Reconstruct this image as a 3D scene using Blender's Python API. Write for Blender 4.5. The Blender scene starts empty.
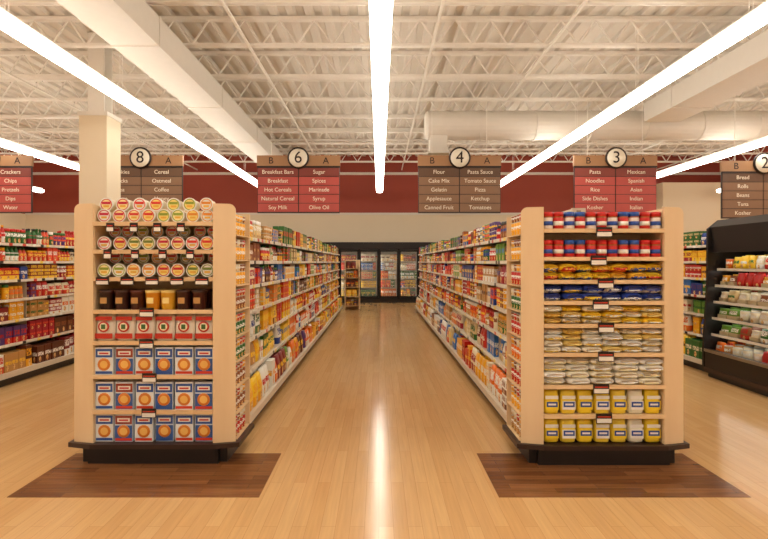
import bpy, math, random
from mathutils import Vector, Matrix
random.seed(7)
S=bpy.context.scene
S.view_settings.view_transform='Standard'
S.view_settings.exposure=0.1

def srgb(r,g,b):
    f=lambda c:(c/255/12.92) if c/255<=0.04045 else ((c/255+0.055)/1.055)**2.4
    return (f(r),f(g),f(b),1.0)

# ---------------------------------------------------------------- materials
def mat(name,col,rough=0.5,metal=0.0,emit=None,estr=0,noise=0.06,scale=8,alpha=1.0,spec=0.5):
    m=bpy.data.materials.new(name); m.use_nodes=True
    nt=m.node_tree; b=nt.nodes['Principled BSDF']
    b.inputs['Roughness'].default_value=rough; b.inputs['Metallic'].default_value=metal
    b.inputs['Specular IOR Level'].default_value=spec
    if noise>0:
        tc=nt.nodes.new('ShaderNodeTexCoord'); n=nt.nodes.new('ShaderNodeTexNoise'); n.inputs['Scale'].default_value=scale
        mx=nt.nodes.new('ShaderNodeMix'); mx.data_type='RGBA'
        nt.links.new(tc.outputs['Object'],n.inputs['Vector']); nt.links.new(n.outputs['Fac'],mx.inputs[0])
        mx.inputs[6].default_value=tuple(c*(1-noise) for c in col[:3])+(1,)
        mx.inputs[7].default_value=tuple(min(1,c*(1+noise)) for c in col[:3])+(1,)
        nt.links.new(mx.outputs[2],b.inputs['Base Color'])
    else: b.inputs['Base Color'].default_value=col
    if emit:
        b.inputs['Emission Color'].default_value=emit; b.inputs['Emission Strength'].default_value=estr
    if alpha<1: b.inputs['Alpha'].default_value=alpha
    return m

def wood_mat(name,c1,c2,sx,sy,sz,rough=0.4):
    m=bpy.data.materials.new(name); m.use_nodes=True; nt=m.node_tree; b=nt.nodes['Principled BSDF']
    tc=nt.nodes.new('ShaderNodeTexCoord'); mp=nt.nodes.new('ShaderNodeMapping'); mp.inputs['Scale'].default_value=(sx,sy,sz)
    n=nt.nodes.new('ShaderNodeTexNoise'); n.inputs['Scale'].default_value=3; n.inputs['Detail'].default_value=5
    r=nt.nodes.new('ShaderNodeValToRGB'); r.color_ramp.elements[0].color=c1; r.color_ramp.elements[1].color=c2
    r.color_ramp.elements[0].position=0.3; r.color_ramp.elements[1].position=0.7
    L=nt.links.new
    L(tc.outputs['Object'],mp.inputs[0]); L(mp.outputs[0],n.inputs['Vector']); L(n.outputs['Fac'],r.inputs[0]); L(r.outputs[0],b.inputs['Base Color'])
    b.inputs['Roughness'].default_value=rough
    return m

def plank_mat(name,c1,c2,mort,width,height,rough,rot=True,grain=0.5):
    m=bpy.data.materials.new(name); m.use_nodes=True; nt=m.node_tree; b=nt.nodes['Principled BSDF']; L=nt.links.new
    tc=nt.nodes.new('ShaderNodeTexCoord'); mp=nt.nodes.new('ShaderNodeMapping')
    if rot: mp.inputs['Rotation'].default_value=(0,0,math.pi/2)
    br=nt.nodes.new('ShaderNodeTexBrick'); br.inputs['Color1'].default_value=c1; br.inputs['Color2'].default_value=c2
    br.inputs['Mortar'].default_value=mort; br.inputs['Scale'].default_value=1; br.inputs['Mortar Size'].default_value=0.001
    br.inputs['Brick Width'].default_value=width; br.inputs['Row Height'].default_value=height; br.inputs['Bias'].default_value=0
    L(tc.outputs['Object'],mp.inputs[0]); L(mp.outputs[0],br.inputs['Vector'])
    mp2=nt.nodes.new('ShaderNodeMapping'); mp2.inputs['Scale'].default_value=(1.2,25,1)
    n=nt.nodes.new('ShaderNodeTexNoise'); n.inputs['Scale'].default_value=2; n.inputs['Detail'].default_value=4
    L(mp.outputs[0],mp2.inputs[0]); L(mp2.outputs[0],n.inputs['Vector'])
    mx=nt.nodes.new('ShaderNodeMix'); mx.data_type='RGBA'; mx.blend_type='MULTIPLY'
    rp=nt.nodes.new('ShaderNodeValToRGB'); rp.color_ramp.elements[0].color=(1-grain,1-grain,1-grain,1); rp.color_ramp.elements[0].position=.35; rp.color_ramp.elements[1].position=.65
    L(n.outputs['Fac'],rp.inputs[0]); mx.inputs[0].default_value=1
    L(br.outputs['Color'],mx.inputs[6]); L(rp.outputs[0],mx.inputs[7]); L(mx.outputs[2],b.inputs['Base Color'])
    n3=nt.nodes.new('ShaderNodeTexNoise'); n3.inputs['Scale'].default_value=1.5
    mr=nt.nodes.new('ShaderNodeMapRange'); mr.inputs[3].default_value=rough-.04; mr.inputs[4].default_value=rough+.05
    L(mp.outputs[0],n3.inputs['Vector']); L(n3.outputs['Fac'],mr.inputs[0]); L(mr.outputs[0],b.inputs['Roughness'])
    return m

def package_mat():
    """printed packaging: Col = ground colour, Col2 = label colour, Rnd varies the layout"""
    m=bpy.data.materials.new('printed_packaging'); m.use_nodes=True; nt=m.node_tree; b=nt.nodes['Principled BSDF']; L=nt.links.new
    N=nt.nodes.new
    a1=N('ShaderNodeAttribute'); a1.attribute_name='Col'
    a2=N('ShaderNodeAttribute'); a2.attribute_name='Col2'
    a3=N('ShaderNodeAttribute'); a3.attribute_name='Rnd'
    uv=N('ShaderNodeUVMap'); uv.uv_map='UVMap'
    sp=N('ShaderNodeSeparateXYZ'); L(uv.outputs[0],sp.inputs[0])
    def mth(op,x,y=None,z=None):
        n=N('ShaderNodeMath'); n.operation=op
        for i,v in enumerate((x,y,z)):
            if v is None: continue
            if isinstance(v,(int,float)): n.inputs[i].default_value=v
            else: L(v,n.inputs[i])
        return n.outputs[0]
    u,v=sp.outputs[0],sp.outputs[1]; r=a3.outputs['Fac']
    vc=mth('MULTIPLY_ADD',r,0.25,0.48)
    dv=mth('ABSOLUTE',mth('SUBTRACT',v,vc)); du=mth('ABSOLUTE',mth('SUBTRACT',u,0.5))
    hh=mth('MULTIPLY_ADD',r,0.1,0.09)
    rect=mth('MULTIPLY',mth('LESS_THAN',dv,hh),mth('LESS_THAN',du,0.42))
    band=mth('MULTIPLY',mth('LESS_THAN',v,0.36),mth('GREATER_THAN',r,0.55))
    cmb=N('ShaderNodeCombineXYZ'); L(mth('MULTIPLY',u,7.0),cmb.inputs[0]); L(mth('MULTIPLY',v,9.0),cmb.inputs[1]); L(mth('MULTIPLY',r,40.0),cmb.inputs[2])
    nz=N('ShaderNodeTexNoise'); nz.inputs['Scale'].default_value=1.2; nz.inputs['Detail'].default_value=2; L(cmb.outputs[0],nz.inputs['Vector'])
    txt=mth('GREATER_THAN',nz.outputs['Fac'],0.56)
    vb=mth('MULTIPLY_ADD',r,-0.1,0.24)
    d2=mth('SQRT',mth('ADD',mth('POWER',mth('SUBTRACT',u,mth('MULTIPLY_ADD',r,0.3,0.35)),2.0),mth('POWER',mth('SUBTRACT',v,vb),2.0)))
    blob=mth('LESS_THAN',d2,0.16)
    def mix(f,x,y):
        n=N('ShaderNodeMix'); n.data_type='RGBA'; L(f,n.inputs[0])
        for i,q in ((6,x),(7,y)):
            if isinstance(q,tuple): n.inputs[i].default_value=q
            else: L(q,n.inputs[i])
        return n.outputs[2]
    rampn=N('ShaderNodeValToRGB'); L(nz.outputs['Fac'],rampn.inputs[0])
    e=rampn.color_ramp.elements; e[0].position=.35; e[0].color=srgb(170,80,35); e[1].position=.6; e[1].color=srgb(246,214,140)
    c=mix(band,a1.outputs['Color'],a2.outputs['Color'])
    c=mix(blob,c,rampn.outputs[0])
    lab=mix(txt,a2.outputs['Color'],a1.outputs['Color'])
    c=mix(rect,c,lab)
    L(c,b.inputs['Base Color']); b.inputs['Roughness'].default_value=0.38
    return m
def plain_attr_mat():
    m=bpy.data.materials.new('coloured_plastic'); m.use_nodes=True; nt=m.node_tree; b=nt.nodes['Principled BSDF']
    a=nt.nodes.new('ShaderNodeAttribute'); a.attribute_name='Col'; nt.links.new(a.outputs['Color'],b.inputs['Base Color'])
    b.inputs['Roughness'].default_value=.3
    return m
M_PACK=package_mat(); M_PLAIN=plain_attr_mat()
M_MAPLE=wood_mat('maple_panel',srgb(228,198,154),srgb(240,214,174),1.5,1.5,.25,.35)
M_MAPLE_H=wood_mat('maple_edge',srgb(224,190,142),srgb(236,206,162),.3,2,2,.35)
M_BLACK=mat('black_laminate',srgb(26,21,19),.35)
M_BROWN=mat('dark_brown_laminate',srgb(54,36,28),.4)
M_METAL=mat('cream_shelf_metal',srgb(216,204,184),.4)
M_BACK=mat('shelf_back_panel',srgb(150,132,108),.6)
M_RAIL=mat('price_rail',srgb(228,220,204),.35)
M_CHROME=mat('brushed_steel',srgb(170,165,155),.3,.9)
M_WHITE=mat('white_painted_steel',srgb(226,219,208),.5,noise=.03)
M_DECK=mat('ceiling_deck_paint',srgb(224,217,206),.7,noise=.03,scale=.6)
M_JOIST=mat('joist_paint',srgb(240,235,226),.6,noise=.03)
M_CREAM=mat('cream_wall_paint',srgb(228,212,184),.7,noise=.03,scale=1)
M_RED=mat('brick_red_wall_paint',srgb(158,70,54),.7,noise=.05,scale=1)
M_LAMP=mat('fluorescent_lens',(1,1,1,1),.5,emit=(1,.945,.84,1),estr=9.4,noise=0)
M_CASELAMP=mat('case_lamp',(1,1,1,1),.5,emit=(1,.95,.86,1),estr=8,noise=0)
M_GLASS=mat('door_glass',srgb(190,195,190),.05,alpha=.14,noise=0)
M_FLOOR=plank_mat('honey_plank_floor',srgb(226,183,126),srgb(218,172,114),srgb(190,142,90),1.2,.085,.15,True,.09)
M_INLAY=plank_mat('dark_walnut_inlay',srgb(150,98,56),srgb(116,72,40),srgb(84,50,28),.6,.07,.2,False,.3)

# ---------------------------------------------------------------- mesh builder
class MB:
    def __init__(s): s.v=[];s.f=[];s.c=[];s.c2=[];s.r=[];s.uv=[];s.m=[];s.mats=[];s.sm=[]
    def mi(s,m):
        if m not in s.mats: s.mats.append(m)
        return s.mats.index(m)
    def face(s,idx,uv=None,m=None,c=(1,1,1,1),c2=(1,1,1,1),r=.5,smooth=False):
        s.f.append(idx); s.c.append(c); s.c2.append(c2); s.r.append(r); s.m.append(s.mi(m)); s.sm.append(smooth)
        s.uv.extend(uv if uv else [(0.01,0.01)]*len(idx))
    def box(s,x0,x1,y0,y1,z0,z1,m,c=(1,1,1,1),c2=None,r=.5,X=None):
        if c2 is None: c2=c
        b=len(s.v)
        P=[(x0,y0,z0),(x1,y0,z0),(x1,y1,z0),(x0,y1,z0),(x0,y0,z1),(x1,y0,z1),(x1,y1,z1),(x0,y1,z1)]
        if X: P=[X(p) for p in P]
        s.v.extend(P)
        q=[(0,0),(1,0),(1,1),(0,1)]
        for f in ((0,1,5,4),(1,2,6,5),(2,3,7,6),(3,0,4,7)): s.face([b+i for i in f],q,m,c,c2,r)
        t=[(.02,.98)]*4
        s.face([b+4,b+5,b+6,b+7],t,m,c,c2,r); s.face([b+3,b+2,b+1,b],t,m,c,c2,r)
    def lathe(s,prof,n,X,m,c,c2,r=.5,cols=None,axis='z',mats=None):
        b=len(s.v); z0=prof[0][1]; zt=prof[-1][1]-z0
        for (ra,z) in prof:
            for i in range(n):
                a=2*math.pi*i/n
                p=(ra*math.cos(a),ra*math.sin(a),z)
                if axis=='y': p=(p[0],-p[2],p[1])
                s.v.append(X(p))
        for j in range(len(prof)-1):
            cc=cols[j] if cols else c
            mm=mats[j] if mats else m
            for i in range(n):
                k=(i+1)%n
                h=n//2
                u0=(i%h)/h; u1=u0+1/h
                v0=(prof[j][1]-z0)/zt; v1=(prof[j+1][1]-z0)/zt
                s.face([b+j*n+i,b+j*n+k,b+(j+1)*n+k,b+(j+1)*n+i],[(u0,v0),(u1,v0),(u1,v1),(u0,v1)],mm,cc,c2,r,True)
        cc=cols[-1] if cols else c
        e=b+(len(prof)-1)*n
        s.face([e+i for i in range(n)],None,M_PLAIN if m in (M_PACK,M_PLAIN) else m,cc,c2,r)
        s.face([b+n-1-i for i in range(n)],None,M_PLAIN if m in (M_PACK,M_PLAIN) else m,c,c2,r)
    def pillow(s,w,d,h,X,m,c,c2,r=.5,top=.35,e=.45,rings=6,n=12):
        b=len(s.v)
        hs=[0,.06,.3,.6,.85,1.0][:rings]; ws=[.86,.97,1,1,.97,.95]; ds=[.8,.97,1,.92,.6,top]
        for j,(hh,ww,dd) in enumerate(zip(hs,ws,ds)):
            for i in range(n):
                a=2*math.pi*(i+.5)/n; ca,sa=math.cos(a),math.sin(a)
                x=math.copysign(abs(ca)**e,ca)*w/2*ww; y=math.copysign(abs(sa)**.7,sa)*d/2*dd
                s.v.append(X((x,y,hh*h)))
        for j in range(rings-1):
            for i in range(n):
                k=(i+1)%n
                def q(ii,jj):
                    a=2*math.pi*(ii+.5)/n; ca=math.cos(a)
                    return (math.copysign(abs(ca)**e,ca)*.5+.5,hs[jj])
                s.face([b+j*n+i,b+j*n+k,b+(j+1)*n+k,b+(j+1)*n+i],[q(i,j),q(k,j),q(k,j+1),q(i,j+1)],m,c,c2,r,True)
        e0=b+(rings-1)*n
        s.face([e0+i for i in range(n)],None,M_PLAIN,c,c2,r,True); s.face([b+n-1-i for i in range(n)],None,M_PLAIN,c,c2,r)
    def extr(s,poly,y0,y1,m,X=None,c=(1,1,1,1)):
        b=len(s.v); n=len(poly)
        P=[(x,y0,z) for x,z in poly]+[(x,y1,z) for x,z in poly]
        if X: P=[X(p) for p in P]
        s.v.extend(P)
        s.face([b+i for i in range(n)],None,m,c); s.face([b+n+n-1-i for i in range(n)],None,m,c)
        for i in range(n):
            k=(i+1)%n; s.face([b+k,b+i,b+n+i,b+n+k],None,m,c)
    def obj(s,name,parent=None):
        me=bpy.data.meshes.new(name); me.from_pydata(s.v,[],s.f)
        for m in s.mats: me.materials.append(m)
        me.polygons.foreach_set('material_index',s.m); me.polygons.foreach_set('use_smooth',s.sm)
        for nm,d in (('Col',s.c),('Col2',s.c2)):
            a=me.attributes.new(nm,'FLOAT_COLOR','FACE'); a.data.foreach_set('color',[x for c in d for x in c])
        a=me.attributes.new('Rnd','FLOAT','FACE'); a.data.foreach_set('value',s.r)
        u=me.uv_layers.new(name='UVMap'); u.data.foreach_set('uv',[x for p in s.uv for x in p])
        me.validate(); me.update()
        o=bpy.data.objects.new(name,me); S.collection.objects.link(o)
        if parent: o.parent=parent
        return o
def empty(name,loc=(0,0,0)):
    o=bpy.data.objects.new(name,None); S.collection.objects.link(o); o.empty_display_size=.2; return o
def place(px,py,pz,yaw):
    c,s_=math.cos(yaw),math.sin(yaw)
    return lambda p:(px+c*p[0]-s_*p[1],py+s_*p[0]+c*p[1],pz+p[2])

# ---------------------------------------------------------------- products
W=srgb(240,238,230)
PAL=[srgb(*c) for c in [(196,36,26),(214,60,30),(234,116,26),(240,172,28),(248,204,50),(236,224,194),(238,236,226),
     (192,142,80),(146,84,44),(92,44,24),(44,104,44),(104,150,50),(30,62,140),(52,112,184),(166,24,46),(216,192,140),(230,80,50),(252,216,90),(128,30,34),(84,52,116)]]
def can(mb,X,r,h,c,c2,rn):
    st=srgb(190,185,170)
    mb.lathe([(r*.94,0),(r,.004),(r,h-.004),(r*.94,h)],12,X,M_PACK,c,c2,rn,cols=[st,c,st,st],mats=[M_PLAIN,M_PACK,M_PLAIN])
def jar(mb,X,r,h,c,c2,rn,lid):
    mb.lathe([(r*.9,0),(r,h*.06),(r,h*.7),(r*.82,h*.8),(r*.86,h*.81),(r*.86,h)],12,X,M_PACK,c,c2,rn,cols=[c,c,c,lid,lid,lid],mats=[M_PLAIN,M_PACK,M_PLAIN,M_PLAIN,M_PLAIN])
def bottle(mb,X,r,h,c,c2,rn,lid):
    mb.lathe([(r*.9,0),(r,h*.04),(r,h*.58),(r*.45,h*.8),(r*.4,h*.88),(r*.46,h*.88),(r*.46,h)],10,X,M_PACK,c,c2,rn,cols=[c,c,c,c,lid,lid,lid],mats=[M_PLAIN,M_PACK,M_PLAIN,M_PLAIN,M_PLAIN,M_PLAIN])
def carton(mb,X,w,d,h,c,c2,rn): mb.box(-w/2,w/2,-d/2,d/2,0,h,M_PACK,c,c2,rn,X)

def fill(mb,pos,yaw,t0,t1,clear,depth,kinds,pal,rows=1):
    t=t0
    while t<t1-.05:
        k=random.choice(kinds if random.random()>.12 else ['box','jar','bag','smallbox']); c=random.choice(pal if random.random()>.12 else PAL); c2=random.choice([W,PAL[4],random.choice(PAL),random.choice(PAL)]); 
        if c2==c: c2=W
        if c[0]>.6 and c[1]>.6: c2=random.choice(PAL[:4]+PAL[8:15])
        rn=random.random(); lid=random.choice([W,PAL[0],PAL[3],srgb(40,40,40),PAL[10]])
        if k=='box': w=random.uniform(.10,.2); d=.07; h=random.uniform(.7,.97)*clear
        elif k=='smallbox': w=random.uniform(.09,.15); d=.08; h=random.uniform(.42,.48)*clear
        elif k=='can': w=.078; d=.078; h=min(.115,clear*.48)
        elif k=='jar': w=random.uniform(.075,.1); d=w; h=min(.19,clear*random.uniform(.7,.92))
        elif k=='bottle': w=random.uniform(.06,.085); d=w; h=clear*random.uniform(.85,.97)
        else: w=random.uniform(.13,.2); d=.1; h=min(.28,clear*random.uniform(.75,.96))
        nst=max(1,int(clear*.97/h)); 
        if k in('jar','bottle','bag'): nst=1 if h>clear*.45 else 2
        if k=='can' and random.random()<.15: nst=1
        for g in range(random.randint(1,4)):
            if t+w>t1: break
            for rr in range(rows):
                set_=.01+random.random()*.015+ (0 if random.random()>.05 else .08)
                for s_ in range(nst):
                    p=pos(t+w/2,set_+d/2+rr*(d+.006))
                    X=place(p[0],p[1],p[2]+.001+s_*(h+.0005),yaw+random.uniform(-.04,.04))
                    if k in('box','smallbox'): carton(mb,X,w*.97,d,h,c,c2,rn)
                    elif k=='can': can(mb,X,w/2*.98,h,c,c2,rn)
                    elif k=='jar': jar(mb,X,w/2*.98,h,c,c2,rn,lid)
                    elif k=='bottle': bottle(mb,X,w/2*.98,h,c,c2,rn,lid)
                    else: mb.pillow(w*.98,d,h,X,M_PACK,c,c2,rn)
            t+=w+.002
        t+=.003

# ---------------------------------------------------------------- gondola
LEV=[.17,.50,.80,1.07,1.32,1.56,1.79]
def gondola(cx,y0,y1,sides,half=.58,top=2.0,themes=None):
    root=empty('grocery_shelving_gondola')
    f=MB()
    f.box(cx-.02,cx+.02,y0,y1,.0,top,M_BACK)
    L=y1-y0; nsec=round(L/1.22); sw=L/nsec
    f.box(cx-half+.06,cx+half-.06,y0,y1,0,.12,M_BLACK)
    f.box(cx-half,cx+half,y0,y1,.12,.17,M_METAL)
    for sd in (-1,1):
        xf=cx+sd*half
        f.box(min(xf,xf+sd*.012),max(xf,xf+sd*.012),y0,y1,.105,.17,M_METAL)
        for i,z in enumerate(LEV[1:]):
            xe=cx+sd*(half-.1)
            a,b=sorted((cx+sd*.02,xe)); f.box(a,b,y0,y1,z-.018,z,M_METAL)
            a,b=sorted((xe,xe+sd*.012)); f.box(a,b,y0,y1,z-.03,z+.004,M_RAIL)
            t=y0+.1
            while t<y1-.1:
                a,b=sorted((xe+sd*.012,xe+sd*.015))
                f.box(a,b,t,t+.06,z-.032,z+.003,random.choice([M_RAIL,M_PLAIN,M_PLAIN]),random.choice([W,srgb(250,220,90),srgb(200,60,40),srgb(40,34,30)]))
                t+=random.uniform(.11,.3)
        for s_ in range(nsec+1):
            y=y0+s_*sw; a,b=sorted((cx+sd*.02,cx+sd*.06)); f.box(a,b,max(y0,y-.02),min(y1,y+.02),.17,top+.02,M_METAL)
            if s_ not in(0,nsec):
                a,b=sorted((cx+sd*.02,cx+sd*(half-.16))); f.box(a,b,y-.004,y+.004,.17,top-.35,M_METAL)
    f.box(cx-.03,cx+.03,y0,y1,top,top+.02,M_METAL)
    f.obj('shelf_frame',root)
    for sd in sides:
        p=MB(); yaw=math.radians(90*sd)
        for i,z in enumerate(LEV):
            xe=cx+sd*(half if i==0 else half-.1)
            clear=(LEV[i+1] if i+1<len(LEV) else 2.03)-z-.03
            for s_ in range(nsec):
                a=y0+s_*sw+.012; b=a+sw-.024
                kinds,pal=themes(i,s_,sd)
                cl=clear*(random.uniform(.85,1.25) if i==len(LEV)-1 else 1)
                fill(p,lambda t,d,xe=xe,z=z:(xe-sd*d,t,z),yaw,a,b,cl,.4,kinds,pal,rows=2)
        p.obj('stocked_products',root)
    return root
def P(*ix): return [PAL[i] for i in ix]
def th_left(i,s,sd):
    random_k=[['box'],['box','smallbox'],['jar','bottle'],['can','smallbox'],['bag','box']]
    if i<=1: return (['bag','bag','box'],P(3,4,6,5,17,6,2)) if s<4 else (['box','bag'],P(3,4,0,6,2,15))
    if i==2: return (['bag','box'],P(3,4,6,2,0,17))
    if i>=5: return (random_k[(s+i)%4],P(7,8,8,10,15,11,9,0,18))
    return (random_k[(s*2+i)%4],P(5,3,8,0,15,7,13,10,1,9))
def th_right(i,s,sd):
    rk=[['box'],['box','smallbox'],['jar'],['can'],['box','bag'],['bottle','jar']]
    if i<=1: return (['bag','box'],P(6,6,0,13,5,3,15)) 
    if i>=5: return (rk[(s+i)%4],P(10,7,8,12,3,0,9,11,18))
    return (rk[(s*3+i)%6],P(0,1,16,5,7,3,12,14,8,2))
def th_l8(i,s,sd):
    if i<=1: return (['box'],P(18,19,7,6,14,9,8,5))
    if i==2: return (['box','box','smallbox'],P(14,18,7,6,3,9))
    if i>=5: return (['jar','bottle'],P(0,1,10,16,5,3))
    return (['box','jar','smallbox'],P(0,3,2,7,12,5,14,18))
def th_r3(i,s,sd): return (['box','smallbox','bag'],P(0,3,13,12,10,6,2,4))
gondola(-1.74,4.46,16.3,(1,-1),themes=th_left)
gondola(1.74,4.46,16.3,(-1,1),themes=th_right)
gondola(-5.2,4.6,16.3,(1,),themes=th_l8)
gondola(5.13,7.1,16.3,(-1,),themes=th_r3)

# ---------------------------------------------------------------- endcaps
def board_poly(w,h,r,side):
    pts=[(0,0),(w,0)]
    for a in range(0,91,15): pts.append((w-r+r*math.cos(math.radians(a)),h-r+r*math.sin(math.radians(a))))
    pts.append((0,h))
    return pts
def endcap(cx,y0,levels,H):
    root=empty('endcap_display')
    f=MB(); inn=.46; out=.625; sp=.035
    f.box(cx-.5,cx+.5,y0,y0+.48,0,.13,M_BLACK)
    b=len(f.v)
    tp=[(-inn-.01,-.035),(inn+.01,-.035),(out+.035,sp-.02),(out+.035,.48),(-out-.035,.48),(-out-.035,sp-.02)]
    for z in (.125,.16):
        for x,y in tp: f.v.append((cx+x,y0+y,z))
    f.face([b+6+i for i in range(6)],None,M_BROWN); f.face([b+5-i for i in range(6)],None,M_BROWN)
    for i in range(6): f.face([b+i,b+(i+1)%6,b+6+(i+1)%6,b+6+i],None,M_BROWN)
    f.box(cx-.56,cx+.56,y0+.04,y0+.44,.0,.126,M_BLACK)
    wlen=math.hypot(out-inn,sp); an=math.atan2(sp,out-inn)
    for sd in (-1,1):
        poly=board_poly(wlen,H-.16,.05,1)
        def X(p,sd=sd):
            x=inn+p[0]*math.cos(an)-p[1]*math.sin(an); y=p[0]*math.sin(an)+p[1]*math.cos(an)
            return (cx+sd*x,y0+y,.16+p[2])
        q=MB(); q.extr(poly,0,.022,M_MAPLE,X)
        if sd<0: q.f=[l[::-1] for l in q.f]
        off=len(f.v); f.v.extend(q.v)
        for l in q.f: f.face([off+i for i in l],None,M_MAPLE)
        a,c_=sorted((cx+sd*inn,cx+sd*(inn+.02))); f.box(a,c_,y0+.02,y0+.36,.16,H-.01,M_MAPLE)
        a,c_=sorted((cx+sd*(inn+.03),cx+sd*(inn+.045))); f.box(a,c_,y0+.07,y0+.47,.16,H-.02,M_MAPLE)
        a,c_=sorted((cx+sd*(inn+.02),cx+sd*(out))); f.box(a,c_,y0+.46,y0+.475,.16,H-.04,M_MAPLE)
    f.box(cx-inn-.02,cx+inn+.02,y0+.36,y0+.38,.16,H-.02,M_MAPLE)
    for i,z in enumerate(levels):
        if z>.2:
            f.box(cx-inn,cx+inn,y0+.01,y0+.36,z-.02,z-.002,M_MAPLE_H)
            f.box(cx-inn,cx+inn,y0-.012,y0+.01,z-.026,z+.004,M_MAPLE_H)
    p=MB()
    for sd in (-1,1):
        zz=.165
        while zz<H-.2:
            a,c_=sorted((cx+sd*(inn+.045),cx+sd*out)); f.box(a,c_,y0+.08,y0+.46,zz-.008,zz,M_MAPLE_H)
            c=random.choice(P(3,0,10,7,8,2,12)); 
            for k in range(4):
                X=place(cx+sd*(out-.055),y0+.15+k*.08,zz+.001,math.radians(90*sd)); 
                can(p,X,.036,.105,c,W,.4)
                X=place(cx+sd*(out-.055),y0+.15+k*.08,zz+.107,math.radians(90*sd)); can(p,X,.036,.06,random.choice(P(3,0,5,8)),W,.4)
            zz+=.2
    f.obj('cabinet',root)
    return root,p
def tag(p,x,y,z,w=.06,h=.07):
    p.box(x-w/2,x+w/2,y-.006,y,z-h,z,M_PLAIN,srgb(34,28,26))
    p.box(x-w/2+.005,x+w/2-.005,y-.008,y-.006,z-h+.005,z-h*.5,M_PLAIN,W)
    p.box(x-w/2+.01,x+w/2-.01,y-.0085,y-.006,z-h*.38,z-h*.26,M_PLAIN,srgb(200,60,40))

# left endcap
LH=[.165,.41,.68,.94,1.18,1.43,1.64,1.855]
cx=-1.735; y0=3.93
root,p=endcap(cx,y0,LH,2.0)
def tub(p,x,y,z,r,c,c2):
    """dip tub lying on its side with the printed lid to the shopper"""
    def X(q): return (x+q[0],y+q[1],z+q[2])
    p.lathe([(r*.8,-.12),(r*.93,-.012),(r,-.01),(r,.004),(r*.93,.006),(r*.84,.004),(r*.72,.0035),(r*.38,.003),(r*.001,.003)],20,X,M_PLAIN,W,W,.5,cols=[srgb(236,220,180),W,W,W,W,c,c2,c2,c2],axis='y')
    p.box(x-r*.62,x+r*.62,y-.006,y-.0035,z+r*.05,z+r*.4,M_PLAIN,c)
    p.box(x-r*.4,x+r*.4,y-.006,y-.0035,z-r*.4,z-r*.12,M_PLAIN,srgb(240,190,70))
LIDS=[srgb(206,40,70),srgb(226,60,50),srgb(150,170,60),srgb(232,150,50),srgb(206,50,60),srgb(120,140,60)]
def tubrow(z,n,r,dz=0,off=0,prob=1):
    pitch=.91/n
    for k in range(n):
        if random.random()>prob: continue
        x=cx-.455+pitch*(k+.5)+off
        tub(p,x,y0+.045+random.uniform(0,.02)+(.012 if dz else 0),z+r+.002+dz,r,LIDS[(k//2+int(z*10))%6],random.choice([W,srgb(252,236,170),srgb(250,226,130)]))
tubrow(1.855,8,.053); tubrow(1.855,7,.053,.088,0)
tubrow(1.64,8,.054); tubrow(1.43,8,.054)
for z in (1.64,1.43):
    for k in range(8): tub(p,cx-.455+.1138*(k+.5)+random.uniform(-.01,.01),y0+.2,z+.056+.1,.05,LIDS[k%6],W)
for k in range(4): tag(p,cx-.32+k*.18,y0-.013,1.85)
for k in range(4): tag(p,cx-.34+k*.21,y0-.013,1.645)
z=1.18; x=cx-.42
for k in range(7):
    c=[srgb(50,22,16),srgb(60,24,18),srgb(70,26,14),srgb(224,150,34),srgb(232,176,52),srgb(60,22,14),srgb(70,24,16)][k]
    lid=[srgb(60,30,24),srgb(60,30,24),srgb(80,30,20),srgb(240,214,130),srgb(240,214,130),srgb(60,30,20),srgb(60,30,20)][k]
    for rr in range(2):
        q=place(x+.12*k+.03,y0+.075+rr*.12,z,0)
        p.lathe([(.046,0),(.05,.01),(.057,.13),(.06,.132),(.06,.15),(.052,.153)],18,q,M_PLAIN,c,W,.3,cols=[c,c,lid,lid,lid,lid])
    p.box(x+.12*k+.005,x+.12*k+.055,y0+.014,y0+.02,z+.05,z+.095,M_PLAIN,srgb(196,150,90) if k not in(3,4) else srgb(250,226,150))
for k in range(5): tag(p,cx-.38+k*.19,y0-.013,1.435,.1,.06)
z=.94
for k in range(6):
    for rr in range(2):
        X=place(cx-.385+k*.154,y0+.07+rr*.13,z,random.uniform(-.03,.03))
        p.pillow(.15,.1,.205,X,M_PLAIN,srgb(240,230,214),W,.4)
    x=cx-.385+k*.154
    p.box(x-.066,x+.066,y0+.012,y0+.016,z+.02,z+.06,M_PLAIN,srgb(196,52,38))
    p.lathe([(.042,0),(.042,.008),(.03,.0085),(.001,.009)],16,lambda q,x=x:(x+q[0],y0+.016+q[1],z+.112+q[2]),M_PLAIN,srgb(60,110,60),W,cols=[srgb(196,50,36),srgb(196,50,36),srgb(250,235,200),W],axis='y')
    p.box(x-.015,x+.015,y0+.002,y0+.008,z+.095,z+.13,M_PLAIN,srgb(70,110,60))
    p.box(x-.062,x+.062,y0+.013,y0+.018,z+.16,z+.19,M_PLAIN,srgb(196,52,38))
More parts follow.
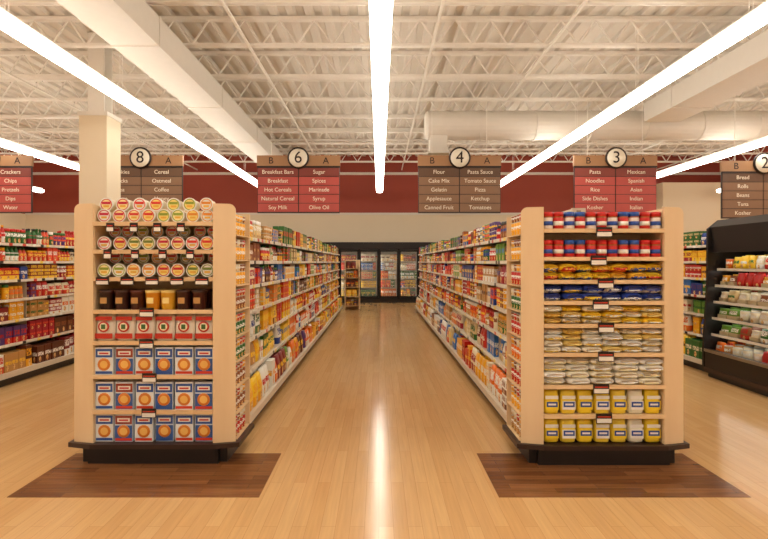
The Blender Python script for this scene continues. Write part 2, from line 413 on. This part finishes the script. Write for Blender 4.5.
# pancake-mix boxes
for li in (0,1,2):
    z=LH[li]; hh=.212
    for k in range(6):
        x=cx-.385+k*.154+random.uniform(-.003,.003); w=.136; yy=y0+.015+random.uniform(0,.012)
        base=[srgb(232,236,238),srgb(214,224,234)][k%2]; blu=srgb(44,84,158) if k not in (1,) else srgb(150,60,44)
        for rr in range(2): p.box(x-w/2,x+w/2,yy+rr*.09,yy+rr*.09+.08,z,z+hh,M_PLAIN,base)
        p.box(x-w/2+.004,x+w/2-.004,yy-.001,yy,z+.135,z+.2,M_PLAIN,blu)
        p.box(x-w/2+.02,x+w/2-.02,yy-.002,yy-.001,z+.152,z+.182,M_PLAIN,W)
        p.box(x-w/2+.032,x+w/2-.032,yy-.003,yy-.002,z+.16,z+.172,M_PLAIN,srgb(200,50,40))
        if k%2: p.box(x-w/2+.002,x+w/2-.002,yy-.001,yy,z+.004,z+.125,M_PLAIN,srgb(50,92,162))
        p.box(x-w/2+.004,x+w/2-.004,yy-.002,yy-.001,z+.008,z+.028,M_PLAIN,srgb(206,60,36) if k%3 else blu)
        p.lathe([(.05,0),(.048,.003),(.03,.004),(.001,.005)],14,lambda q,x=x,yy=yy:(x+q[0],yy+q[1],z+.08+q[2]),M_PLAIN,W,W,cols=[srgb(240,180,70),srgb(216,126,44),srgb(240,190,100),srgb(240,190,100)],axis='y')
for li in (1,2,3,4): tag(p,cx-.03+random.uniform(-.03,.04),y0-.013,LH[li]+.02,.11,.07)
p.obj('stocked_products',root)

# right endcap
RH=[.165,.385,.61,.855,1.075,1.25,1.41,1.585,1.80]
cx=1.715; y0=3.90
root,p=endcap(cx,y0,RH,1.97)
for ri in (8,7):
    z=RH[ri]
    for k in range(11):
        x=cx-.415+k*.083
        lid=srgb(204,36,32) if k in (0,1,4,5,6,9,10) else srgb(40,84,170)
        lab=srgb(206,40,36) if ri==7 or k%2 else srgb(238,228,220)
        for rr in range(2):
            p.lathe([(.034,0),(.039,.008),(.039,.09),(.036,.1),(.039,.101),(.039,.133)],14,place(x,y0+.05+rr*.085,z,0),M_PLAIN,lab,W,cols=[lab,lab,srgb(170,100,50),lid,lid,lid])
        p.lathe([(.0396,.03),(.0396,.062)],14,place(x,y0+.05,z,0),M_PLAIN,srgb(244,240,230) if k%2 else srgb(40,80,170),W)
def flatbags(z,n,h,cols,c2s,layers):
    w=.92/n
    for l in range(layers):
        for k in range(n):
            c=cols[(k//2+l)%len(cols)] if random.random()<.6 else random.choice(cols); X0=(cx-.46+w*(k+.5)+random.uniform(-.008,.008),y0+.1+random.uniform(-.01,.02),z+l*h)
            rn=random.random()*.5; c2=random.choice(c2s)
            def X(q,X0=X0): return (X0[0]+q[0],X0[1]-.1+q[2],X0[2]+h/2+q[1])
            nn=14; base=len(p.v); rings=[(0,.72,.45),(.015,.9,.8),(.05,.99,1.0),(.13,1,1.05),(.2,.95,.8)]
            for (t,ww,dd) in rings:
                for i in range(nn):
                    a=2*math.pi*i/nn; ca,sa=math.cos(a),math.sin(a)
                    wob=1+.06*math.sin(a*3+k*2.3+l)
                    p.v.append(X((math.copysign(abs(ca)**.6,ca)*w*.5*ww,math.copysign(abs(sa)**.8,sa)*h*.52*dd*wob,t)))
            def uvq(ii,jj):
                a=2*math.pi*ii/nn; return (math.cos(a)*.5*rings[jj][1]+.5,math.sin(a)*.25*rings[jj][2]+.68)
            for j in range(len(rings)-1):
                for i in range(nn):
                    q=(i+1)%nn
                    p.face([base+j*nn+i,base+(j+1)*nn+i,base+(j+1)*nn+q,base+j*nn+q][::-1],[uvq(i,j),uvq(i,j+1),uvq(q,j+1),uvq(q,j)][::-1],M_PACK,c,c2,rn,True)
            p.face([base+i for i in range(nn)],[uvq(i,0) for i in range(nn)],M_PACK,c,c2,rn,True)
            p.face([base+4*nn+nn-1-i for i in range(nn)],None,M_PLAIN,c)
Y=srgb(250,208,50); B=srgb(42,66,156); CR=srgb(244,236,214); TN=srgb(236,206,120); WH=srgb(246,244,238)
flatbags(RH[6],7,.062,[Y,Y,srgb(246,190,60)],[B,srgb(210,50,40)],2)
flatbags(RH[5],6,.062,[B,B,B,srgb(60,74,150)],[W,Y],2)
flatbags(RH[4],6,.046,[CR,TN,Y],[srgb(220,170,60),W],3)
flatbags(RH[3],6,.046,[CR,TN,WH],[srgb(240,200,70),W],4)
flatbags(RH[2],5,.05,[WH,WH,CR],[srgb(240,210,90),srgb(250,236,180)],4)
for li in (0,1):
    z=RH[li]
    for k in range(7):
        x=cx-.39+k*.13; w=.115; hh=.178; yy=y0+.02
        for rr in range(2): 
            p.pillow(w,.085,hh,place(x,yy+.045+rr*.09,z,random.uniform(-.03,.03)),M_PLAIN,[srgb(250,218,50),srgb(250,222,70),srgb(240,236,214)][k%3 if k>3 else k%2],W,.4,top=.7)
        p.box(x-.05,x+.05,yy-.002,yy+.002,z+.035,z+.1,M_PLAIN,srgb(246,244,236) if k%2 else srgb(250,218,50))
        p.box(x-.042,x+.042,yy-.004,yy-.002,z+.055,z+.095,M_PLAIN,srgb(44,80,160))
        p.box(x-.03,x+.03,yy-.005,yy-.004,z+.068,z+.082,M_PLAIN,W)
        p.box(x-.05,x+.05,yy+.001,yy+.004,z+.115,z+.14,M_PLAIN,W)
for li in range(1,9): tag(p,cx-.02+random.uniform(-.03,.03),y0-.013,RH[li]+.015,.12,.075)
p.obj('stocked_products',root)

# ---------------------------------------------------------------- room
def single(name,fn):
    b=MB(); fn(b); return b.obj(name)
XL,XR,YB,YF,CH=-14,14,20.3,-8,5.8
single('floor',lambda b:b.box(XL,XR,YF,YB,-.1,0,M_FLOOR))
for sx in (-1,1):
    single('floor_inlay',lambda b:b.box(min(sx*.79,sx*2.45),max(sx*.79,sx*2.45),3.37,4.14,0,.003,M_INLAY))
def wall(b,x0,x1,y0,y1):
    b.box(x0,x1,y0,y1,0,3.45,M_CREAM); b.box(x0,x1,y0,y1,3.45,CH,M_RED)
single('wall_back',lambda b:wall(b,XL,XR,YB,YB+.1))
single('wall_left',lambda b:wall(b,XL-.1,XL,YF,YB))
single('wall_right',lambda b:wall(b,XR,XR+.1,YF,YB))
single('wall_front',lambda b:wall(b,XL,XR,YF-.1,YF))
single('wall_bulkhead',lambda b:b.box(10.7,XR,19.3,YB,0,4.55,M_CREAM))
single('trim_1',lambda b:(b.box(XL,XR,YB-.04,YB,3.42,3.5,M_WHITE),b.box(XL,XR,YB-.05,YB,5.0,5.1,M_WHITE)))
def deck(b):
    pitch=.3; x=XL
    pts=[]
    while x<XR-.01:
        pts+=[(x,CH),(x+.12,CH),(x+.15,CH-.06),(x+.27,CH-.06)]; x+=pitch
    pts.append((XR,CH))
    base=len(b.v)
    for (px,pz) in pts: b.v.append((px,YF,pz)); b.v.append((px,YB,pz))
    for i in range(len(pts)-1): b.face([base+2*i,base+2*i+1,base+2*i+3,base+2*i+2],None,M_DECK)
    b.box(XL,XR,YF,YB,CH+.01,CH+.1,M_DECK)
single('ceiling',deck)
def beam(b,p0,p1,w,m):
    p0=Vector(p0);p1=Vector(p1); d=(p1-p0).normalized(); u=d.cross(Vector((0,1,0.01))).normalized()*w/2; v=d.cross(u).normalized()*w/2
    o=len(b.v)
    for q in (p0,p1):
        for s1,s2 in((-1,-1),(1,-1),(1,1),(-1,1)): b.v.append(tuple(q+u*s1+v*s2))
    for i in range(4): k=(i+1)%4; b.face([o+i,o+k,o+4+k,o+4+i],None,m)
def joists(b):
    y=-7.2; zt,zb=5.7,5.25
    while y<YB:
        b.box(XL,XR,y-.05,y-.01,zt-.03,zt+.03,M_JOIST); b.box(XL,XR,y+.01,y+.05,zt-.03,zt+.03,M_JOIST)
        b.box(XL,XR,y-.05,y-.01,zb-.025,zb+.025,M_JOIST); b.box(XL,XR,y+.01,y+.05,zb-.025,zb+.025,M_JOIST)
        x=XL
        while x<XR-.1:
            beam(b,(x,y,zb),(x+.3,y,zt),.025,M_JOIST); beam(b,(x+.3,y,zt),(x+.6,y,zb),.025,M_JOIST); x+=.6
        y+=1.45
    for x in (-10,-7.2,-2.2,0.9,2.9,8.6,11): b.box(x-.02,x+.02,YF,YB,zb-.06,zb-.025,M_JOIST)
single('ceiling_joists',joists)
def girder(b,x0,x1,ye):
    b.box(x0,x1,YF+.02,ye,4.72,5.14,M_WHITE)
    y=YF+.5
    while y<ye-.2:
        b.box(x0-.012,x1+.012,y,y+.05,4.705,5.15,M_WHITE); y+=3
single('ceiling_beam',lambda b:girder(b,-3.92,-3.22,YB-.06))
single('ceiling_beam',lambda b:girder(b,6.0,6.8,11.6))
def rduct(b):
    n=24; y=12.2; z=4.80; r=.34
    def ring(x,rr): return [(x,y+rr*math.cos(2*math.pi*i/n),z+rr*math.sin(2*math.pi*i/n)) for i in range(n)]
    segs=[(1.1,.30),(1.15,r)]
    x=2.4
    while x<13.5: segs+=[(x-.03,r),(x-.03,r+.015),(x+.03,r+.015),(x+.03,r)]; x+=1.3
    segs.append((13.95,r))
    base=len(b.v)
    for (x,rr) in segs: b.v.extend(ring(x,rr))
    for j in range(len(segs)-1):
        for i in range(n):
            k=(i+1)%n; b.face([base+j*n+i,base+(j+1)*n+i,base+(j+1)*n+k,base+j*n+k][::-1],None,M_WHITE,smooth=False)
    b.face([base+i for i in range(n)],None,M_WHITE)
    b.box(1.2,1.6,y-.2,y+.2,z-.66,z-.25,M_WHITE); b.box(1.15,1.65,y-.25,y+.25,z-.7,z-.66,M_WHITE)
    for x in (2,5,8,11): b.box(x-.02,x+.02,y-.01,y+.01,z+r,5.18,M_JOIST)
single('round_air_duct',rduct)
def column(b,x,y):
    b.box(x-.25,x+.25,y-.25,y+.25,0,4.25,M_CREAM); b.box(x-.27,x+.27,y-.27,y+.27,4.2,4.27,M_WHITE)
    b.box(x-.15,x+.15,y-.15,y-.12,4.25,5.75,M_WHITE); b.box(x-.15,x+.15,y+.12,y+.15,4.25,5.75,M_WHITE); b.box(x-.02,x+.02,y-.12,y+.12,4.25,5.75,M_WHITE)
single('support_column',lambda b:column(b,-5.17,9.5))

# ---------------------------------------------------------------- fluorescent strips
def strip(x,y0,y1,z=4.05):
    b=MB(); y=y0
    while y<y1-.1:
        e=min(y+2.44,y1)
        b.box(x-.045,x+.045,y+.01,e-.01,z+.125,z+.17,M_WHITE)
        poly=[(x-.05,z+.13),(x-.10,z+.11),(x-.12,z+.07),(x-.10,z+.02),(x-.055,z),(x+.055,z),(x+.10,z+.02),(x+.12,z+.07),(x+.10,z+.11),(x+.05,z+.13)]
        b.extr(poly,y+.01,e-.01,M_LAMP)
        for xx in (x-.02,x+.02): b.box(xx-.003,xx+.003,y+.3,y+.306,z+.17,5.18,M_JOIST)
        y+=2.44
    b.obj('fluorescent_light_strip')
for x in (-12.2,-8.15,-4.0,0.02,4.0,8.25,12.3): strip(x,-7,18.5)

# ---------------------------------------------------------------- aisle signs
M_HEAD=mat('sign_header_brown',srgb(168,126,88),.5); M_REDP=mat('sign_panel_red',srgb(186,80,72),.5); M_REDD=mat('sign_panel_dark_red',srgb(134,60,50),.5)
M_TAU=mat('sign_panel_taupe',srgb(140,106,80),.5); M_TAUD=mat('sign_panel_dark_taupe',srgb(104,76,56),.5)
M_TXT=mat('sign_lettering',srgb(245,235,215),.5,noise=0); M_DTX=mat('sign_dark_lettering',srgb(40,22,14),.5,noise=0); M_DISC=mat('sign_disc',srgb(244,236,218),.4,noise=.01)
def text(s,x,y,z,size,m,par,al='CENTER'):
    cu=bpy.data.curves.new('lettering','FONT'); cu.body=s; cu.size=size; cu.align_x=al; cu.align_y='CENTER'; cu.extrude=.002
    cu.materials.append(m)
    o=bpy.data.objects.new('lettering',cu); S.collection.objects.link(o); o.location=(x,y,z); o.rotation_euler=(math.pi/2,0,0); o.parent=par
def sign(x,num,rows,red,y=11.2,zb=2.62):
    root=empty('hanging_aisle_sign'); b=MB(); w=.9
    A,Bm=(M_REDP,M_REDD) if red else (M_TAU,M_TAUD)
    b.box(x-w,x+w,y,y+.04,zb,zb+1.25,M_BROWN)
    b.box(x-w-.01,x+w+.01,y-.015,y+.055,zb+1.03,zb+1.26,M_HEAD)
    b.box(x-w-.01,x+w+.01,y-.017,y-.0,zb+.995,zb+1.03,M_DTX)
    zt=zb+.985; n=len(rows); rh=.97/n
    for i in range(n):
        for sx in (0,1):
            b.box(x-w+.012+sx*w,x+(sx)*w-.012,y-.012,y,zt-(i+1)*rh+.014,zt-i*rh,Bm if i==0 else A)
    for sx in (-.6,.6): b.box(x+sx-.006,x+sx+.006,y+.015,y+.025,zb+1.26,5.18,M_JOIST)
    b.lathe([(.235,0),(.235,.03),(.2,.031),(.2,.036),(.001,.036)],32,lambda q:(x+q[0],y-.02+q[1],zb+1.2+q[2]),M_DTX,W,W,axis='y',mats=[M_DTX,M_DTX,M_DISC,M_DISC])
    b.obj('sign_board',root)
    text(num,x,y-.062,zb+1.2,.36,M_DTX,root)
    text('A',x+.6,y-.02,zb+1.14,.2,M_DTX,root); text('B',x-.6,y-.02,zb+1.14,.2,M_DTX,root)
    for i,(l,r) in enumerate(rows):
        z=zt-(i+.5)*rh+.007
        text(l,x-w/2,y-.016,z,.12,M_TXT,root); text(r,x+w/2,y-.016,z,.12,M_TXT,root)
sign(-1.76,'6',[('Breakfast Bars','Sugar'),('Breakfast','Spices'),('Hot Cereals','Marinade'),('Natural Cereal','Syrup'),('Soy Milk','Olive Oil')],True)
sign(1.76,'4',[('Flour','Pasta Sauce'),('Cake Mix','Tomato Sauce'),('Gelatin','Pizza'),('Applesauce','Ketchup'),('Canned Fruit','Tomatoes')],False)
sign(5.17,'3',[('Pasta','Mexican'),('Noodles','Spanish'),('Rice','Asian'),('Side Dishes','Indian'),('Kosher','Italian')],True)
sign(-5.2,'8',[('Cookies','Cereal'),('Snacks','Oatmeal'),('Tea','Coffee'),('Cocoa','Honey'),('Jelly','Toppings')],False)
sign(8.4,'2',[('Bread','Peanut Butter'),('Rolls','Jam'),('Beans','Soups'),('Tuna','Broth'),('Kosher','Noodles')],False,zb=2.5)
sign(-8.5,'9',[('Candy','Crackers'),('Nuts','Chips'),('Popcorn','Pretzels'),('Salsa','Dips'),('Soda','Water')],True)

# ---------------------------------------------------------------- glass door freezers on back wall
def freezers():
    root=empty('glass_door_freezer'); f=MB(); p=MB(); y0=19.4; y1=YB-.02; x0=-6; n=16; w=.75
    x1=x0+n*w
    f.box(x0,x1,y0+.02,y1,0,.18,M_BLACK); f.box(x0,x1,y0-.05,y1,2.02,2.3,M_BLACK); f.box(x0,x1,y1-.04,y1,.18,2.02,M_METAL)
    for i in range(n+1):
        x=x0+i*w; f.box(x-.03,x+.03,y0,y0+.05,.18,2.02,M_BLACK)
        if i<n:
            f.box(x+.03,x+.07,y0-.03,y0,.2,2.0,M_BLACK); f.box(x+w-.07,x+w-.03,y0-.03,y0,.2,2.0,M_BLACK)
            f.box(x+.03,x+w-.03,y0-.03,y0,.2,.26,M_BLACK); f.box(x+.03,x+w-.03,y0-.03,y0,1.94,2.0,M_BLACK)
            f.box(x+.07,x+w-.07,y0-.02,y0-.012,.26,1.94,M_GLASS)
            hx=x+(.1 if i%2 else w-.1); f.box(hx-.012,hx+.012,y0-.07,y0-.045,.8,1.4,M_CHROME)
            f.box(hx-.008,hx+.008,y0-.05,y0-.02,.82,.85,M_CHROME); f.box(hx-.008,hx+.008,y0-.05,y0-.02,1.35,1.38,M_CHROME)
            f.box(x+.035,x+.05,y0+.05,y0+.065,.3,1.9,M_CASELAMP)
            for z in (.25,.58,.92,1.25,1.58):
                f.box(x+.03,x+w-.03,y0+.1,y1-.05,z-.015,z,M_METAL)
                fill(p,lambda t,d,z=z:(t,y0+.1+d,z),0,x+.06,x+w-.05,.3,.3,['box','smallbox','bag'],P(0,6,7,5,3,8,15,10,2))
    f.obj('freezer_cabinet',root); p.obj('frozen_food',root)
freezers()

def rack():
    root=empty('display_rack'); f=MB(); p=MB(); x0,x1,y0,y1=-1.1,-.62,16.42,16.85
    for x in (x0,x1-.03): f.box(x,x+.03,y0,y1,0,1.62,M_MAPLE)
    f.box(x0,x1,y1-.02,y1,.0,1.62,M_MAPLE)
    for z in (.15,.45,.75,1.05,1.35):
        f.box(x0,x1,y0,y1,z-.02,z,M_MAPLE_H)
        fill(p,lambda t,d,z=z:(t,y0+d,z),0,x0+.035,x1-.035,.26,.3,['box','jar','bag'],P(8,9,7,2,3),2)
    f.obj('rack_frame',root); p.obj('rack_goods',root)
rack()

# ---------------------------------------------------------------- open refrigerated case (right)
def case():
    root=empty('refrigerated_display_case'); f=MB(); p=MB(); ya,yb=4.3,6.95; xf=4.42; xb=5.75
    f.box(xf+.05,xb,ya,yb,0,.1,M_BLACK)
    f.extr([(xf,.06),(xb,.06),(xb,.3),(xf+.12,.3),(xf+.06,.38),(xf-.0,.38)],ya,yb,M_BLACK)
    f.box(xf-.012,xf-.002,ya,yb,.34,.38,M_CHROME); f.box(xf-.012,xf,ya,yb,.08,.13,M_BROWN)
    f.box(xf+.8,xb,ya,yb,.3,2.1,M_BLACK)
    f.extr([(xf+.10,1.68),(xf+.13,1.68),(xf+.16,1.8),(xb,1.8),(xb,2.12),(xf+.2,2.12),(xf+.08,2.02)],ya,yb,M_BLACK)
    f.box(xf+.17,xf+.2,ya+.05,yb-.05,1.775,1.799,M_CASELAMP)
    prof=[(xf-.01,.06),(xb,.06),(xb,2.12),(xf+.2,2.12),(xf+.05,2.0),(xf+.04,1.2),(xf-.01,.42)]
    f.extr(prof,ya-.04,ya,M_BLACK); f.extr(prof,yb,yb+.04,M_BLACK)
    PP=P(5,11,10,15,2,7,3,8,0,8,4)+[srgb(236,222,190)]*3
    for i,(z,dx) in enumerate(((.32,.08),(.58,.10),(.80,.11),(1.02,.13),(1.24,.15),(1.46,.18))):
        a=xf+dx
        if i: f.box(a,xf+.8,ya,yb,z-.02,z,M_BLACK); f.box(a-.012,a,ya,yb,z-.028,z+.006,M_RAIL); f.box(a+.06,a+.08,ya+.05,yb-.05,z-.028,z-.021,M_CASELAMP)
        t=ya+.03
        hmax=.15
        while t<yb-.15:
            k=random.choice(['bag','bag','tray','tray','can']); c=random.choice(PP)
            w=random.uniform(.13,.19)
            for g in range(random.randint(1,3)):
                if t+w>yb-.02: break
                for rr in range(3):
                    X=place(a+.09+rr*.14,t+w/2,z+.001+rr*.012,-math.pi/2+random.uniform(-.15,.15))
                    if k=='bag': p.pillow(w*.95,.11,hmax+.02*random.random(),X,M_PACK,c,random.choice([W,PAL[10],PAL[0]]),random.random(),top=.5)
                    elif k=='tray':
                        p.box(-w*.45,w*.45,-.05,.05,0,.05,M_PLAIN,srgb(200,180,140),X=X); p.pillow(w*.9,.09,.13,X,M_PACK,c,W,random.random(),top=.8)
                    else: can(p,X,.055,.13,c,W,.5)
                t+=w+.003
    f.obj('case_body',root); p.obj('chilled_produce',root)
case()

# ---------------------------------------------------------------- world + camera
w=bpy.data.worlds.new('World'); S.world=w; w.use_nodes=True
w.node_tree.nodes['Background'].inputs[0].default_value=(1,.9,.75,1); w.node_tree.nodes['Background'].inputs[1].default_value=.2
cam=bpy.data.cameras.new('camera'); co=bpy.data.objects.new('camera',cam); S.collection.objects.link(co)
co.location=(0,0,1.55); co.rotation_euler=(math.pi/2,0,0); cam.sensor_width=36; cam.lens=24
cam.shift_x=5/768; cam.shift_y=-7.5/768; cam.clip_end=100
S.camera=co
